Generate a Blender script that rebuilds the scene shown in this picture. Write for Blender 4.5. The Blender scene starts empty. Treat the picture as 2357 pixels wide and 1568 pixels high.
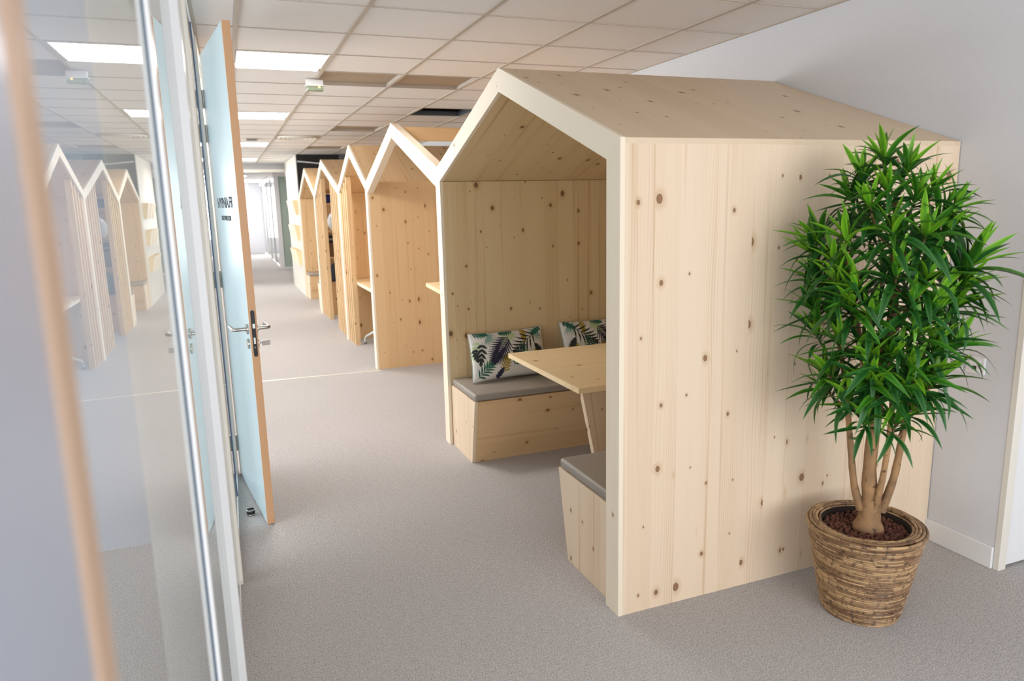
import bpy, bmesh, math, random
import numpy as np
from mathutils import Vector, Matrix
random.seed(7)
SC = bpy.context.scene
COL = SC.collection

# ------------------------------------------------------------------ camera, world, lights, exposure
CAM = (-1.3191, -2.2924, 1.6262)
YAW, PITCH, ROLL, FPX = math.radians(-21.3029), math.radians(-10.7636), math.radians(-1.3463), 1661.7372
def cam_axes():
    r = Vector((math.cos(YAW), math.sin(YAW), 0))
    f = Vector((-math.sin(YAW)*math.cos(PITCH), math.cos(YAW)*math.cos(PITCH), math.sin(PITCH)))
    u = r.cross(f)
    return r*math.cos(ROLL)+u*math.sin(ROLL), u*math.cos(ROLL)-r*math.sin(ROLL), f
r_, u_, f_ = cam_axes()
cd = bpy.data.cameras.new('camera'); cam = bpy.data.objects.new('camera', cd); COL.objects.link(cam)
cam.matrix_world = Matrix(((r_.x, u_.x, -f_.x, CAM[0]), (r_.y, u_.y, -f_.y, CAM[1]), (r_.z, u_.z, -f_.z, CAM[2]), (0, 0, 0, 1)))
cd.sensor_width = 36; cd.lens = FPX*36/2357; cd.clip_start = 0.02
cd.dof.use_dof = True; cd.dof.focus_distance = 3.7; cd.dof.aperture_fstop = 2.7
SC.camera = cam
SC.view_settings.view_transform = 'Standard'; SC.view_settings.look = 'None'
SC.view_settings.gamma = 1; SC.view_settings.use_curve_mapping = False
SC.view_settings.exposure = 0.6
w = bpy.data.worlds.new('daylight'); SC.world = w; w.use_nodes = True
w.node_tree.nodes['Background'].inputs[0].default_value = (0.80, 0.88, 1.0, 1)
w.node_tree.nodes['Background'].inputs[1].default_value = 1.0
SC.cycles.use_denoising = True
SC.cycles.max_bounces = 10; SC.cycles.transparent_max_bounces = 16
SC.cycles.sample_clamp_indirect = 6
def area(name, loc, size, power, color, target):
    l = bpy.data.lights.new(name, 'AREA'); l.shape = 'RECTANGLE'; l.size, l.size_y = size
    l.energy = power; l.color = color
    o = bpy.data.objects.new(name, l); COL.objects.link(o); o.location = loc
    o.rotation_euler = (Vector(target)-Vector(loc)).to_track_quat('-Z', 'Y').to_euler()
    return o
# unseen area lights: assumed windows behind camera; office daylight, stretched to brighten booth fronts
area('assumed_daylight_behind', (0.6, -4.45, 1.55), (3.4, 1.9), 72, (0.90, 0.95, 1.0), (0.6, 0, 1.3))
area('stretched_office_daylight', (-5.3, 2.5, 1.5), (25, 1.9), 640, (0.90, 0.95, 1.0), (-1.4, 2.5, 1.3))
area('daylight_far', (-0.7, 25.9, 1.5), (1.2, 1.8), 50, (0.92, 0.97, 1.0), (-0.7, 15, 1.2))
PANEL_STRENGTH = 24

# ------------------------------------------------------------------ materials
def srgb(r, g, b):
    f = lambda c: c/12.92 if c <= .04045 else ((c+.055)/1.055)**2.4
    return (f(r/255), f(g/255), f(b/255), 1)
class NT:
    def __init__(s, name):
        s.m = bpy.data.materials.new(name); s.m.use_nodes = True
        s.t = s.m.node_tree; s.b = s.t.nodes['Principled BSDF']
    def n(s, typ, **kw):
        x = s.t.nodes.new(typ)
        for k, v in kw.items():
            if k.startswith('_'): setattr(x, k[1:], v)
        return x
    def lk(s, a, b): s.t.links.new(a, b)
    def val(s, x, sock):
        if isinstance(x, (int, float)): sock.default_value = x
        elif isinstance(x, (tuple, list)): sock.default_value = x
        else: s.lk(x, sock)
    def math(s, op, a, b=0.0, c=None, clamp=False):
        x = s.t.nodes.new('ShaderNodeMath'); x.operation = op; x.use_clamp = clamp
        s.val(a, x.inputs[0]); s.val(b, x.inputs[1])
        if c is not None: s.val(c, x.inputs[2])
        return x.outputs[0]
    def mapr(s, v, a, b, c=0.0, d=1.0, smooth=False):
        x = s.t.nodes.new('ShaderNodeMapRange'); x.clamp = True
        if smooth: x.interpolation_type = 'SMOOTHSTEP'
        s.val(v, x.inputs[0])
        for i, q in enumerate((a, b, c, d)): s.val(q, x.inputs[i+1])
        return x.outputs[0]
    def mix(s, f, a, b, mode='MIX'):
        x = s.t.nodes.new('ShaderNodeMix'); x.data_type = 'RGBA'; x.blend_type = mode
        s.val(f, x.inputs[0]); s.val(a, x.inputs[6]); s.val(b, x.inputs[7])
        return x.outputs[2]
    def noise(s, vec, scale=1.0, detail=2.0, rough=.5):
        x = s.t.nodes.new('ShaderNodeTexNoise'); x.inputs['Scale'].default_value = scale
        x.inputs['Detail'].default_value = detail; x.inputs['Roughness'].default_value = rough
        if vec is not None: s.lk(vec, x.inputs['Vector'])
        return x.outputs[0]
    def comb(s, x, y, z=0.0):
        c = s.t.nodes.new('ShaderNodeCombineXYZ'); s.val(x, c.inputs[0]); s.val(y, c.inputs[1]); s.val(z, c.inputs[2])
        return c.outputs[0]
    def sep(s, v):
        c = s.t.nodes.new('ShaderNodeSeparateXYZ'); s.lk(v, c.inputs[0]); return c.outputs
    def bump(s, h, strength=.2, dist=.002):
        x = s.t.nodes.new('ShaderNodeBump'); x.inputs['Strength'].default_value = strength
        x.inputs['Distance'].default_value = dist; s.lk(h, x.inputs['Height']); s.lk(x.outputs[0], s.b.inputs['Normal'])
    def uv(s): return s.t.nodes.new('ShaderNodeUVMap').outputs[0]
    def obj(s): return s.t.nodes.new('ShaderNodeTexCoord').outputs['Object']
    def base(s, c): s.val(c, s.b.inputs['Base Color'])
    def set(s, **kw):
        for k, v in kw.items(): s.b.inputs[k.replace('_', ' ')].default_value = v
        return s

def plain(name, col, rough=.5, metal=0.0, vary=0.0, **kw):
    t = NT(name)
    if vary:
        nn = t.noise(t.obj(), 35, 3)
        t.base(t.mix(t.mapr(nn, .3, .7), tuple(c*(1-vary) for c in col[:3])+(1,), col))
    else: t.base(col)
    t.set(Roughness=rough, Metallic=metal)
    for k, v in kw.items(): t.b.inputs[k.replace('_', ' ')].default_value = v
    return t.m

def wood(name, light, mid, knot, board=.11, knot_amt=.5, ring_amt=.35, streak=.5, rough=.5):
    t = NT(name)
    s = t.sep(t.uv()); u, v = s[0], s[1]
    bi = t.math('FLOOR', t.math('DIVIDE', u, board))
    wn = t.n('ShaderNodeTexWhiteNoise'); wn.noise_dimensions = '1D'; t.lk(bi, wn.inputs['W'])
    rnd = wn.outputs['Value']; v2 = t.math('ADD', v, t.math('MULTIPLY', rnd, 13.0))
    # knots: one candidate per cell, most of them dropped
    vo = t.n('ShaderNodeTexVoronoi'); vo.voronoi_dimensions = '2D'; vo.inputs['Scale'].default_value = 1; vo.inputs['Randomness'].default_value = .62
    sx, sy = .105, .26
    t.lk(t.comb(t.math('DIVIDE', u, sx), t.math('DIVIDE', v2, sy)), vo.inputs['Vector'])
    p = t.sep(vo.outputs['Position'])
    du = t.math('SUBTRACT', u, t.math('MULTIPLY', p[0], sx)); dv = t.math('SUBTRACT', v2, t.math('MULTIPLY', p[1], sy))
    d = t.math('SQRT', t.math('ADD', t.math('MULTIPLY', du, du), t.math('MULTIPLY', t.math('MULTIPLY', dv, dv), .55)))
    cc = t.sep(vo.outputs['Color'])
    has = t.math('GREATER_THAN', cc[1], 1-knot_amt)
    rr = t.math('MULTIPLY_ADD', t.math('POWER', cc[0], 3.0), .0105, .0028)
    q = t.math('DIVIDE', d, rr)
    kn = t.math('MULTIPLY', t.mapr(q, 1.15, .55, 0, 1, True), has)
    edge = t.math('MULTIPLY', t.math('MULTIPLY', t.mapr(q, 1.25, .95, 0, 1, True), t.mapr(q, .6, .95, 0, 1, True)), has)
    halo = t.math('MULTIPLY', t.mapr(q, 3.6, .8, 0, 1, True), has)
    # grain
    lf = t.noise(t.comb(t.math('MULTIPLY', u, 7), t.math('MULTIPLY', v2, .55), t.math('MULTIPLY', rnd, 9)), 1, 2)
    g = t.math('ADD', t.math('ADD', u, t.math('MULTIPLY', lf, .085)), t.math('MULTIPLY', halo, .016))
    ring = t.math('SINE', t.math('MULTIPLY', g, 620.0)); ring = t.mapr(ring, -1, 1)
    ring = t.math('POWER', ring, 2.2)
    amt = t.noise(t.comb(t.math('MULTIPLY', u, 16), t.math('MULTIPLY', v2, .5), t.math('MULTIPLY', rnd, 31)), 1, 2)
    ringm = t.math('MULTIPLY', ring, t.mapr(amt, .42, .72, .1, 1))
    fine = t.noise(t.comb(t.math('MULTIPLY', u, 420), t.math('MULTIPLY', v2, 5)), 1, 2)
    st = t.noise(t.comb(t.math('MULTIPLY', u, 30), t.math('MULTIPLY', v2, .4), t.math('MULTIPLY', rnd, 17)), 1, 3)
    stm = t.mapr(st, .56, .72, 0, streak, True)
    f = t.math('ADD', t.math('MULTIPLY', ringm, ring_amt), t.math('MULTIPLY', t.math('SUBTRACT', rnd, .35), .25))
    f = t.math('ADD', f, t.math('MULTIPLY', t.math('SUBTRACT', fine, .5), .22))
    f = t.math('ADD', t.math('ADD', f, stm), t.math('MULTIPLY', halo, .5), clamp=True)
    c = t.mix(f, light, mid)
    c = t.mix(t.math('MULTIPLY', kn, .85), c, knot)
    c = t.mix(t.math('MULTIPLY', edge, .8), c, tuple(x*.38 for x in knot[:3])+(1,))
    t.base(c); t.set(Roughness=rough); t.b.inputs['Specular IOR Level'].default_value = .35
    t.bump(t.math('ADD', fine, t.math('MULTIPLY', ringm, .4)), .05, .001)
    return t.m

M = {}
M['wood'] = wood('spruce_panel', srgb(236, 212, 184), srgb(204, 164, 122), srgb(136, 86, 54), knot_amt=.56, ring_amt=.42, streak=.55)
M['wood_shaded'] = wood('spruce_shaded_panel', srgb(228, 202, 158), srgb(194, 152, 100), srgb(116, 74, 42), knot_amt=.62, streak=.6)  # booth interior shade and warm bounce put into the wood colour
M['wood_lam'] = wood('spruce_frame', srgb(244, 229, 206), srgb(230, 205, 172), srgb(176, 128, 88), board=.5, knot_amt=.2, ring_amt=.25, streak=.25)
M['wood_warm'] = wood('spruce_warm_panel', srgb(226, 191, 146), srgb(196, 148, 97), srgb(118, 72, 38), knot_amt=.64)
M['wood_table'] = wood('spruce_table', srgb(238, 211, 166), srgb(219, 180, 126), srgb(150, 98, 56), knot_amt=.3, streak=.3)
M['beech'] = wood('beech_edge', srgb(205, 158, 118), srgb(180, 130, 90), srgb(150, 100, 66), board=.6, knot_amt=.02, ring_amt=.4)

def carpet():
    t = NT('woven_grey_carpet'); o = t.obj(); s = t.sep(o)
    big = t.noise(o, 1.1, 2)
    a = t.noise(t.comb(t.math('MULTIPLY', s[0], 190), t.math('MULTIPLY', s[1], 240)), 1, 2)
    b = t.noise(t.comb(t.math('MULTIPLY', s[0], 30), t.math('MULTIPLY', s[1], 110)), 1, 2)
    f = t.math('ADD', t.math('MULTIPLY', t.mapr(a, .28, .72), .86), t.math('MULTIPLY', t.mapr(b, .3, .7), .14))
    c = t.mix(f, srgb(126, 120, 117), srgb(224, 218, 215))
    c = t.mix(t.mapr(big, .35, .65, 0, .12), c, srgb(166, 159, 155))
    t.base(c); t.set(Roughness=.95); t.b.inputs['Specular IOR Level'].default_value = .1
    t.bump(a, .5, .003)
    return t.m
M['carpet'] = carpet()
M['wall_white'] = plain('white_wall_paint', srgb(222, 221, 224), .6, vary=.02)
M['ceil_tile'] = plain('mineral_ceiling_tile', srgb(238, 232, 228), .9, vary=.02)
M['ceil_grid'] = plain('ceiling_t_bar', srgb(194, 181, 167), .6)
M['tile_beige'] = plain('beige_perforated_tile', srgb(172, 152, 130), .8, vary=.05)
M['black_void'] = plain('black_plenum', srgb(14, 14, 15), .8)
M['black_paint'] = plain('black_wall_paint', srgb(30, 26, 25), .7)
M['white_lac'] = plain('white_lacquer', srgb(236, 234, 233), .28)
M['white_warm'] = plain('cream_lacquer', srgb(232, 224, 212), .35)
M['grey_rail'] = plain('grey_gasket', srgb(178, 174, 174), .5)
M['blue_gasket'] = plain('blue_grey_gasket', srgb(84, 106, 132), .4)
M['leaf_blue'] = plain('pale_blue_lacquer', srgb(184, 202, 208), .25)
M['office_dimmed'] = plain('dimmed_office_white', srgb(176, 182, 194), .6)  # white office wall, greyed in colour to offset over-bright light
M['door_dimmed'] = plain('dimmed_blue_lacquer', srgb(172, 177, 190), .3)  # same lacquer as the open door, dimmer light put into its colour
M['beech_veiled'] = wood('veiled_beech_edge', srgb(200, 170, 146), srgb(184, 148, 120), srgb(150, 100, 66), board=.6, knot_amt=.02, ring_amt=.3)  # blur and veil over the beech put into a paler colour
M['wood_roof'] = wood('spruce_roof_panel', srgb(228, 204, 174), srgb(200, 166, 130), srgb(128, 88, 58), ring_amt=.1, streak=.12)
M['steel'] = plain('brushed_steel', srgb(190, 186, 178), .3, 1.0)
M['black_metal'] = plain('black_metal', srgb(22, 23, 26), .35, .3)
M['black_rubber'] = plain('black_rubber', srgb(20, 20, 20), .5)
M['ink'] = plain('black_lettering', srgb(34, 33, 38), .6)
M['cushion'] = plain('grey_leatherette', srgb(150, 140, 129), .42, vary=.02)
M['green_glass'] = plain('green_frosted_glass', srgb(170, 186, 172), .25)
def blind():
    t = NT('grey_office_blind'); out = [n for n in t.t.nodes if n.type == 'OUTPUT_MATERIAL'][0]
    t.base(srgb(196, 194, 192)); t.set(Roughness=.8)
    tl = t.n('ShaderNodeBsdfTranslucent'); tl.inputs[0].default_value = srgb(214, 212, 210)
    mx = t.n('ShaderNodeMixShader'); mx.inputs[0].default_value = .7
    t.lk(t.b.outputs[0], mx.inputs[1]); t.lk(tl.outputs[0], mx.inputs[2]); t.lk(mx.outputs[0], out.inputs[0]); return t.m
M['blind'] = blind()
M['plastic'] = plain('white_plastic', srgb(236, 235, 236), .35)
M['dark_port'] = plain('dark_socket_port', srgb(40, 38, 40), .6)
M['blue_box'] = plain('navy_blue_plastic', srgb(24, 36, 110), .5)
M['dark_stuff'] = plain('dark_fabric', srgb(28, 26, 34), .8)
M['white_bag'] = plain('white_plastic_film', srgb(205, 205, 210), .35, vary=.15)
M['brown_box'] = plain('brown_cardboard', srgb(120, 88, 60), .8, vary=.1)
M['tube_white'] = plain('white_tube', srgb(225, 225, 222), .4)
M['soil'] = plain('dark_soil', srgb(38, 24, 18), .9)
M['key_tag'] = plain('clear_key_tag', srgb(200, 188, 182), .2)
def emis(name, col, st):
    t = NT(name); t.base((0, 0, 0, 1)); t.b.inputs['Emission Color'].default_value = col; t.b.inputs['Emission Strength'].default_value = st
    return t.m
M['lamp'] = emis('led_panel', (1.0, .955, .92, 1), PANEL_STRENGTH)
M['window_day'] = emis('bright_window_daylight', (.93, .97, 1, 1), 1.6)
M['led_amber'] = emis('amber_indicator', (1.0, .5, .12, 1), 4)
def glass():
    t = NT('office_glass'); t.t.nodes.remove(t.b)
    out = [n for n in t.t.nodes if n.type == 'OUTPUT_MATERIAL'][0]
    fr = t.n('ShaderNodeFresnel'); fr.inputs[0].default_value = 1.72
    ge = t.n('ShaderNodeNewGeometry')
    f = t.math('MULTIPLY', fr.outputs[0], t.math('SUBTRACT', 1.0, ge.outputs['Backfacing']))
    tr = t.n('ShaderNodeBsdfTransparent'); tr.inputs[0].default_value = (.95, .975, .965, 1)
    gl = t.n('ShaderNodeBsdfGlossy'); gl.inputs['Roughness'].default_value = 0.0
    mx = t.n('ShaderNodeMixShader'); t.lk(f, mx.inputs[0]); t.lk(tr.outputs[0], mx.inputs[1]); t.lk(gl.outputs[0], mx.inputs[2])
    t.lk(mx.outputs[0], out.inputs[0]); return t.m
M['glass'] = glass()
def clear_cover():
    t = NT('clear_green_lens'); t.base(srgb(186, 204, 178)); t.set(Roughness=.15); t.b.inputs['Transmission Weight'].default_value = .75
    return t.m
M['lens'] = clear_cover()
def rattan():
    t = NT('rattan_cane'); s = t.sep(t.uv()); u, v = s[0], s[1]
    ri = t.math('FLOOR', t.math('ADD', v, .5))
    wr = t.n('ShaderNodeTexWhiteNoise'); wr.noise_dimensions = '1D'; t.lk(ri, wr.inputs['W'])
    uu = t.math('ADD', t.math('MULTIPLY', u, 11), t.math('MULTIPLY', wr.outputs[0], 17))
    ui = t.math('FLOOR', uu); fr = t.math('FRACT', uu)
    w2 = t.n('ShaderNodeTexWhiteNoise'); w2.noise_dimensions = '2D'; t.lk(t.comb(ui, ri), w2.inputs['Vector'])
    c = t.mix(w2.outputs[0], srgb(198, 160, 116), srgb(116, 82, 54))
    nn = t.noise(t.comb(t.math('MULTIPLY', u, 60), t.math('MULTIPLY', v, .45)), 1, 3)
    c = t.mix(t.mapr(nn, .52, .68, 0, .85), c, srgb(62, 42, 28))
    c = t.mix(t.mapr(fr, .03, .0), c, srgb(35, 24, 18))
    t.base(c); t.set(Roughness=.45); return t.m
M['rattan'] = rattan()
def bark():
    t = NT('tan_bark'); o = t.obj()
    a = t.noise(o, 45, 4); b = t.noise(o, 9, 2)
    c = t.mix(t.mapr(b, .35, .65), srgb(176, 134, 90), srgb(122, 92, 66))
    c = t.mix(t.mapr(a, .60, .72), c, srgb(74, 52, 36)); t.base(c); t.set(Roughness=.8); t.bump(a, .5, .004); return t.m
M['bark'] = bark()
def clay(name, c1, c2):
    t = NT(name); a = t.noise(t.obj(), 90, 3); t.base(t.mix(t.mapr(a, .3, .7), c1, c2)); t.set(Roughness=.9); t.bump(a, .5, .002); return t.m
M['clay'] = [clay('red_clay_pebble', srgb(84, 48, 36), srgb(134, 82, 62)), clay('dark_clay_pebble', srgb(62, 36, 28), srgb(106, 62, 46))]
def leafm(name, mid, edge, back):
    t = NT(name); s = t.sep(t.uv()); u = t.math('ABSOLUTE', s[0])
    n1 = t.noise(t.comb(t.math('MULTIPLY', s[0], 7), t.math('MULTIPLY', s[1], .6)), 1, 2)
    f = t.math('ADD', t.math('MULTIPLY', u, .75), t.math('MULTIPLY', t.math('SUBTRACT', n1, .5), 1.2), clamp=True)
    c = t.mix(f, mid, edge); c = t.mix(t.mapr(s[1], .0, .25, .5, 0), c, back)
    t.base(c); t.set(Roughness=.42); t.b.inputs['Specular IOR Level'].default_value = .4
    t.b.inputs['Subsurface Weight'].default_value = 0; return t.m
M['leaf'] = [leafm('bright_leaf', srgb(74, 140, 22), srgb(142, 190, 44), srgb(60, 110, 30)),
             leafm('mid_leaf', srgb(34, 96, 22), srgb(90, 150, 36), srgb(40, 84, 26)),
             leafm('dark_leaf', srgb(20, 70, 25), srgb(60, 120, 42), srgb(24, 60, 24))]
M['stalk'] = plain('green_stalk', srgb(74, 112, 48), .6)

# ------------------------------------------------------------------ mesh helpers
class MB:
    def __init__(s): s.v = []; s.f = []; s.uv = []; s.sm = []; s.mi = []
    def poly(s, pts, uv=None, smooth=False, mi=0):
        i = len(s.v); s.v += [tuple(p) for p in pts]; s.f.append(tuple(range(i, i+len(pts)))); s.uv.append(uv); s.sm.append(smooth); s.mi.append(mi)
    def prism(s, poly, d):
        """poly: list of 3D points, extruded by vector d"""
        d = Vector(d); P = [Vector(p) for p in poly]; Q = [p+d for p in P]
        nrm = sum(((P[i]-P[0]).cross(P[i+1]-P[0]) for i in range(1, len(P)-1)), Vector())
        if nrm.dot(d) > 0: P = P[::-1]; Q = Q[::-1]
        s.poly(P); s.poly(Q[::-1]); n = len(P)
        for i in range(n): j = (i+1) % n; s.poly([P[j], P[i], Q[i], Q[j]])
    def box(s, x0, x1, y0, y1, z0, z1):
        s.prism([(x0, y0, z0), (x1, y0, z0), (x1, y1, z0), (x0, y1, z0)], (0, 0, z1-z0))
    def obox(s, c, ax, ay, az):
        """oriented box about centre c with half-axis vectors"""
        c, ax, ay, az = map(Vector, (c, ax, ay, az))
        s.prism([c-ax-ay-az, c+ax-ay-az, c+ax+ay-az, c-ax+ay-az], az*2)
    def grid(s, rows, uvs=None, closed=False, smooth=True, mi=0):
        """rows: list of rings of points, shared verts"""
        n = len(rows[0]); i0 = len(s.v)
        for r in rows: s.v += [tuple(p) for p in r]
        for a in range(len(rows)-1):
            for b in range(n if closed else n-1):
                b2 = (b+1) % n
                s.f.append((i0+a*n+b, i0+a*n+b2, i0+(a+1)*n+b2, i0+(a+1)*n+b))
                s.uv.append(None if uvs is None else [uvs[a][b], uvs[a][b+1], uvs[a+1][b+1], uvs[a+1][b]]); s.sm.append(smooth); s.mi.append(mi)
    def tube(s, path, rad, n=10, caps=True):
        path = [Vector(p) for p in path]
        if not isinstance(rad, (list, tuple)): rad = [rad]*len(path)
        rows = []; ref = None
        for k, p in enumerate(path):
            t = (path[min(k+1, len(path)-1)]-path[max(k-1, 0)]).normalized()
            if ref is None: ref = t.orthogonal().normalized()
            ref = (ref-t*ref.dot(t)).normalized(); b = t.cross(ref)
            rows.append([p+(ref*math.cos(2*math.pi*q/n)+b*math.sin(2*math.pi*q/n))*rad[k] for q in range(n)])
        s.grid(rows, closed=True)
        if caps: s.poly(rows[0][::-1]); s.poly(rows[-1])
    def lathe(s, prof, c=(0, 0, 0), n=32, axis='z'):
        rows = []
        for r, z in prof:
            ring = []
            for k in range(n):
                a = 2*math.pi*k/n; p = Vector((r*math.cos(a), r*math.sin(a), z))
                if axis == 'x': p = Vector((p.z, p.x, p.y))
                if axis == 'y': p = Vector((p.x, p.z, p.y))
                ring.append(Vector(c)+p)
            rows.append(ring)
        s.grid(rows, closed=True)
    def mesh(s, name, grain=None, off=True):
        me = bpy.data.meshes.new(name); me.from_pydata(s.v, [], s.f)
        for p, sm, mi in zip(me.polygons, s.sm, s.mi): p.use_smooth = sm; p.material_index = mi
        if grain is not None or any(q for q in s.uv):
            uvl = me.uv_layers.new(name='UVMap'); ou, ov = (random.uniform(0, 9), random.uniform(0, 9)) if off else (0, 0)
            for p, q in zip(me.polygons, s.uv):
                if q is not None:
                    for li, c in zip(p.loop_indices, q): uvl.data[li].uv = c
                elif grain is not None:
                    g = Vector(grain).normalized(); n = p.normal
                    if abs(n.dot(g)) > .9: ua = n.orthogonal().normalized(); va = n.cross(ua)*.12
                    else: ua = n.cross(g).normalized(); va = g
                    for li, vi in zip(p.loop_indices, p.vertices):
                        c = me.vertices[vi].co; uvl.data[li].uv = (c.dot(ua)+ou, c.dot(va)+ov)
        return me
def obj(name, mb, mat, parent=None, grain=None, bevel=0, kind=None, label=None, loc=None, seg=2):
    me = mb.mesh(name, grain) if isinstance(mb, MB) else mb
    if mat is not None:
        for m in (mat if isinstance(mat, (list, tuple)) else [mat]):
            if me.materials.find(m.name) < 0: me.materials.append(m)
    o = bpy.data.objects.new(name, me); COL.objects.link(o)
    if loc is not None:
        o.location = loc; me.transform(Matrix.Translation(-Vector(loc)))
    if parent is not None:
        o.parent = parent
        o.matrix_parent_inverse = Matrix.Translation(-parent.location)
        o.matrix_parent_inverse = parent_inv(parent)
    if bevel:
        bm = bmesh.new(); bm.from_mesh(me); bmesh.ops.remove_doubles(bm, verts=bm.verts, dist=1e-6)
        bmesh.ops.bevel(bm, geom=[e for e in bm.edges if len(e.link_faces) == 2 and e.calc_face_angle(0) > .4], offset=bevel, segments=seg, profile=.5, affect='EDGES')
        bm.to_mesh(me); bm.free()
    if kind: o['kind'] = kind
    if label: o['label'] = label
    return o
def world_loc(o):
    l = Vector(o.location)
    return l if o.parent is None else l
def parent_inv(p):
    # every parent here is only translated (or sits at the origin)
    m = Matrix.Translation(p.location)
    if p.parent is not None: m = parent_world(p)
    return m.inverted()
def parent_world(p):
    m = Matrix.Translation(p.location)
    if p.parent is not None: m = parent_world(p.parent) @ p.matrix_parent_inverse @ m
    return m
def thing(name, label, cat, loc=(0, 0, 0), group=None, kind=None):
    o = bpy.data.objects.new(name, None); COL.objects.link(o); o.location = loc; o.empty_display_size = .1
    return tag(o, label, cat, group, kind)
def tag(o, label=None, cat=None, group=None, kind=None):
    if label: o['label'] = label
    if cat: o['category'] = cat
    if group: o['group'] = group
    if kind: o['kind'] = kind
    return o
def copy_tree(o, parent=None):
    c = o.copy(); COL.objects.link(c)
    if parent is not None: c.parent = parent
    for ch in list(o.children): copy_tree(ch, c)
    return c
def B(*a):
    m = MB(); m.box(*a); return m
def PR(poly, d):
    m = MB(); m.prism(poly, d); return m

# ------------------------------------------------------------------ room shell
ZC, XW = 2.5843, 1.689
GX, GY, TX, TY = -.5661, 1.4654, .602, .6
def gx(y): return -1.401+.0083*y           # glass wall line (front face of the glass)
floor = obj('floor', B(-5.6, 4.2, -10.2, 27, -.05, 0), M['carpet'], kind='structure', label='grey woven office carpet')
strip = obj('trim_1', PR([(-1.39, 4.865, 0.0), (0.02, 4.785, 0.0), (0.02, 4.81, 0.0), (-1.39, 4.895, 0.0)], (0, 0, .004)), M['white_warm'], kind='structure', label='pale threshold strip crossing the carpet')
ceiling = obj('ceiling', B(-5.6, 4.2, -10.2, 27, ZC+.35, ZC+.4), M['black_void'], kind='structure', label='suspended ceiling of square white tiles')
# T-bars
gb = MB()
for i in range(-1, 4):
    x = GX+TX*i; gb.box(x-.012, x+.012, -4.5, 14.33, ZC, ZC+.03)
ys = [GY+TY*j for j in range(-9, 22)]
for y in ys:
    gb.box(gx(y)-.05, XW, y-.004, y+.004, ZC+.002, ZC+.03)
gb.box(XW-.02, XW+.01, -.33, 14.33, ZC-.001, ZC+.03)
for y0, y1 in zip(ys[:-1], ys[1:]): gb.prism([(gx(y0)-.01, y0, ZC), (gx(y0)+.02, y0, ZC), (gx(y1)+.02, y1, ZC), (gx(y1)-.01, y1, ZC)], (0, 0, .03))
obj('ceiling_grid', gb, M['ceil_grid'], ceiling)
xs = [None]+[GX+TX*i for i in range(-1, 4)]+[XW]
LIGHTS = [(-1, 2), (-1, 7), (-1, 13), (-1, 19)]
DARK = [(0, 3), (1, 3), (1, 9), (1, 14)]; HOLE = (2, 6); DIFF = (0, 11)
tile_mesh = {}
for j in range(-9, 21):
    for i in range(-2, 4):
        if (i, j) in LIGHTS or (i, j) == HOLE or (i, j) == DIFF: continue
        y0 = GY+TY*j+.005; y1 = y0+TY-.010
        x0 = gx(y0)+.005 if i == -2 else GX+TX*i+.013
        x1 = XW-.005 if i == 3 else GX+TX*(i+1)-.013
        dk = (i, j) in DARK
        key = ('d' if dk else 'n', round(x1-x0, 2))
        if key not in tile_mesh:
            m = MB(); h = .028 if dk else .006
            m.prism([(0, 0, h), (x1-x0, 0, h), (x1-x0, y1-y0, h), (0, y1-y0, h)], (0, 0, .014))
            me = m.mesh('ceiling_tile'); me.materials.append(M['tile_beige' if dk else 'ceil_tile']); tile_mesh[key] = me
        o = bpy.data.objects.new('ceiling_tile', tile_mesh[key]); COL.objects.link(o); o.location = (x0, y0, ZC+random.uniform(0, .0015)); o.parent = ceiling
        if dk: o['label'] = 'recessed beige ceiling tile'
# plain ceiling over the office, the room behind and the far corridor
obj('ceiling_panel', B(-5.6, -1.45, -10.2, 27, ZC, ZC+.03), M['ceil_tile'], ceiling)
obj('ceiling_panel', B(XW+.02, 4.2, -4.7, -.3, ZC, ZC+.03), M['ceil_tile'], ceiling)
obj('ceiling_panel', B(-1.45, 2.2, 14.33, 27, ZC, ZC+.03), M['ceil_tile'], ceiling)
# recessed light panels
rows = ['nearest the photographer over the open door', 'second along the corridor', 'third along the corridor', 'farthest down the corridor']
for k, (i, j) in enumerate(LIGHTS+[(-1, 25), (-1, 31), (0, 37)]):  # last panel is added only to brighten the end wall
    x0 = GX+TX*i+.016; y0 = GY+TY*j+.012; x1 = GX+TX*(i+1)-.030; y1 = y0+TY-.024
    lab = ('white square LED ceiling panel, '+rows[k]) if k < 4 else ('white LED ceiling panel beyond the bulkhead' if k == 4 else 'white LED ceiling panel at the far corridor end' if k == 5 else 'added white LED panel brightening the end wall')
    t = thing('ceiling_light', lab, 'light', (x0, y0, ZC), 'square LED panels over the corridor')
    z0 = ZC if k < 4 else ZC-.012
    fr = MB(); e = .006
    fr.box(x0, x1, y0, y0+e, z0-.001, z0+.012); fr.box(x0, x1, y1-e, y1, z0-.001, z0+.012); fr.box(x0, x0+e, y0+e, y1-e, z0-.001, z0+.012); fr.box(x1-e, x1, y0+e, y1-e, z0-.001, z0+.012)
    obj('light_frame', fr, M['white_lac'], t)
    obj('diffuser', B(x0+e, x1-e, y0+e, y1-e, z0+.001, z0+.010), M['lamp'], t)
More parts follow.
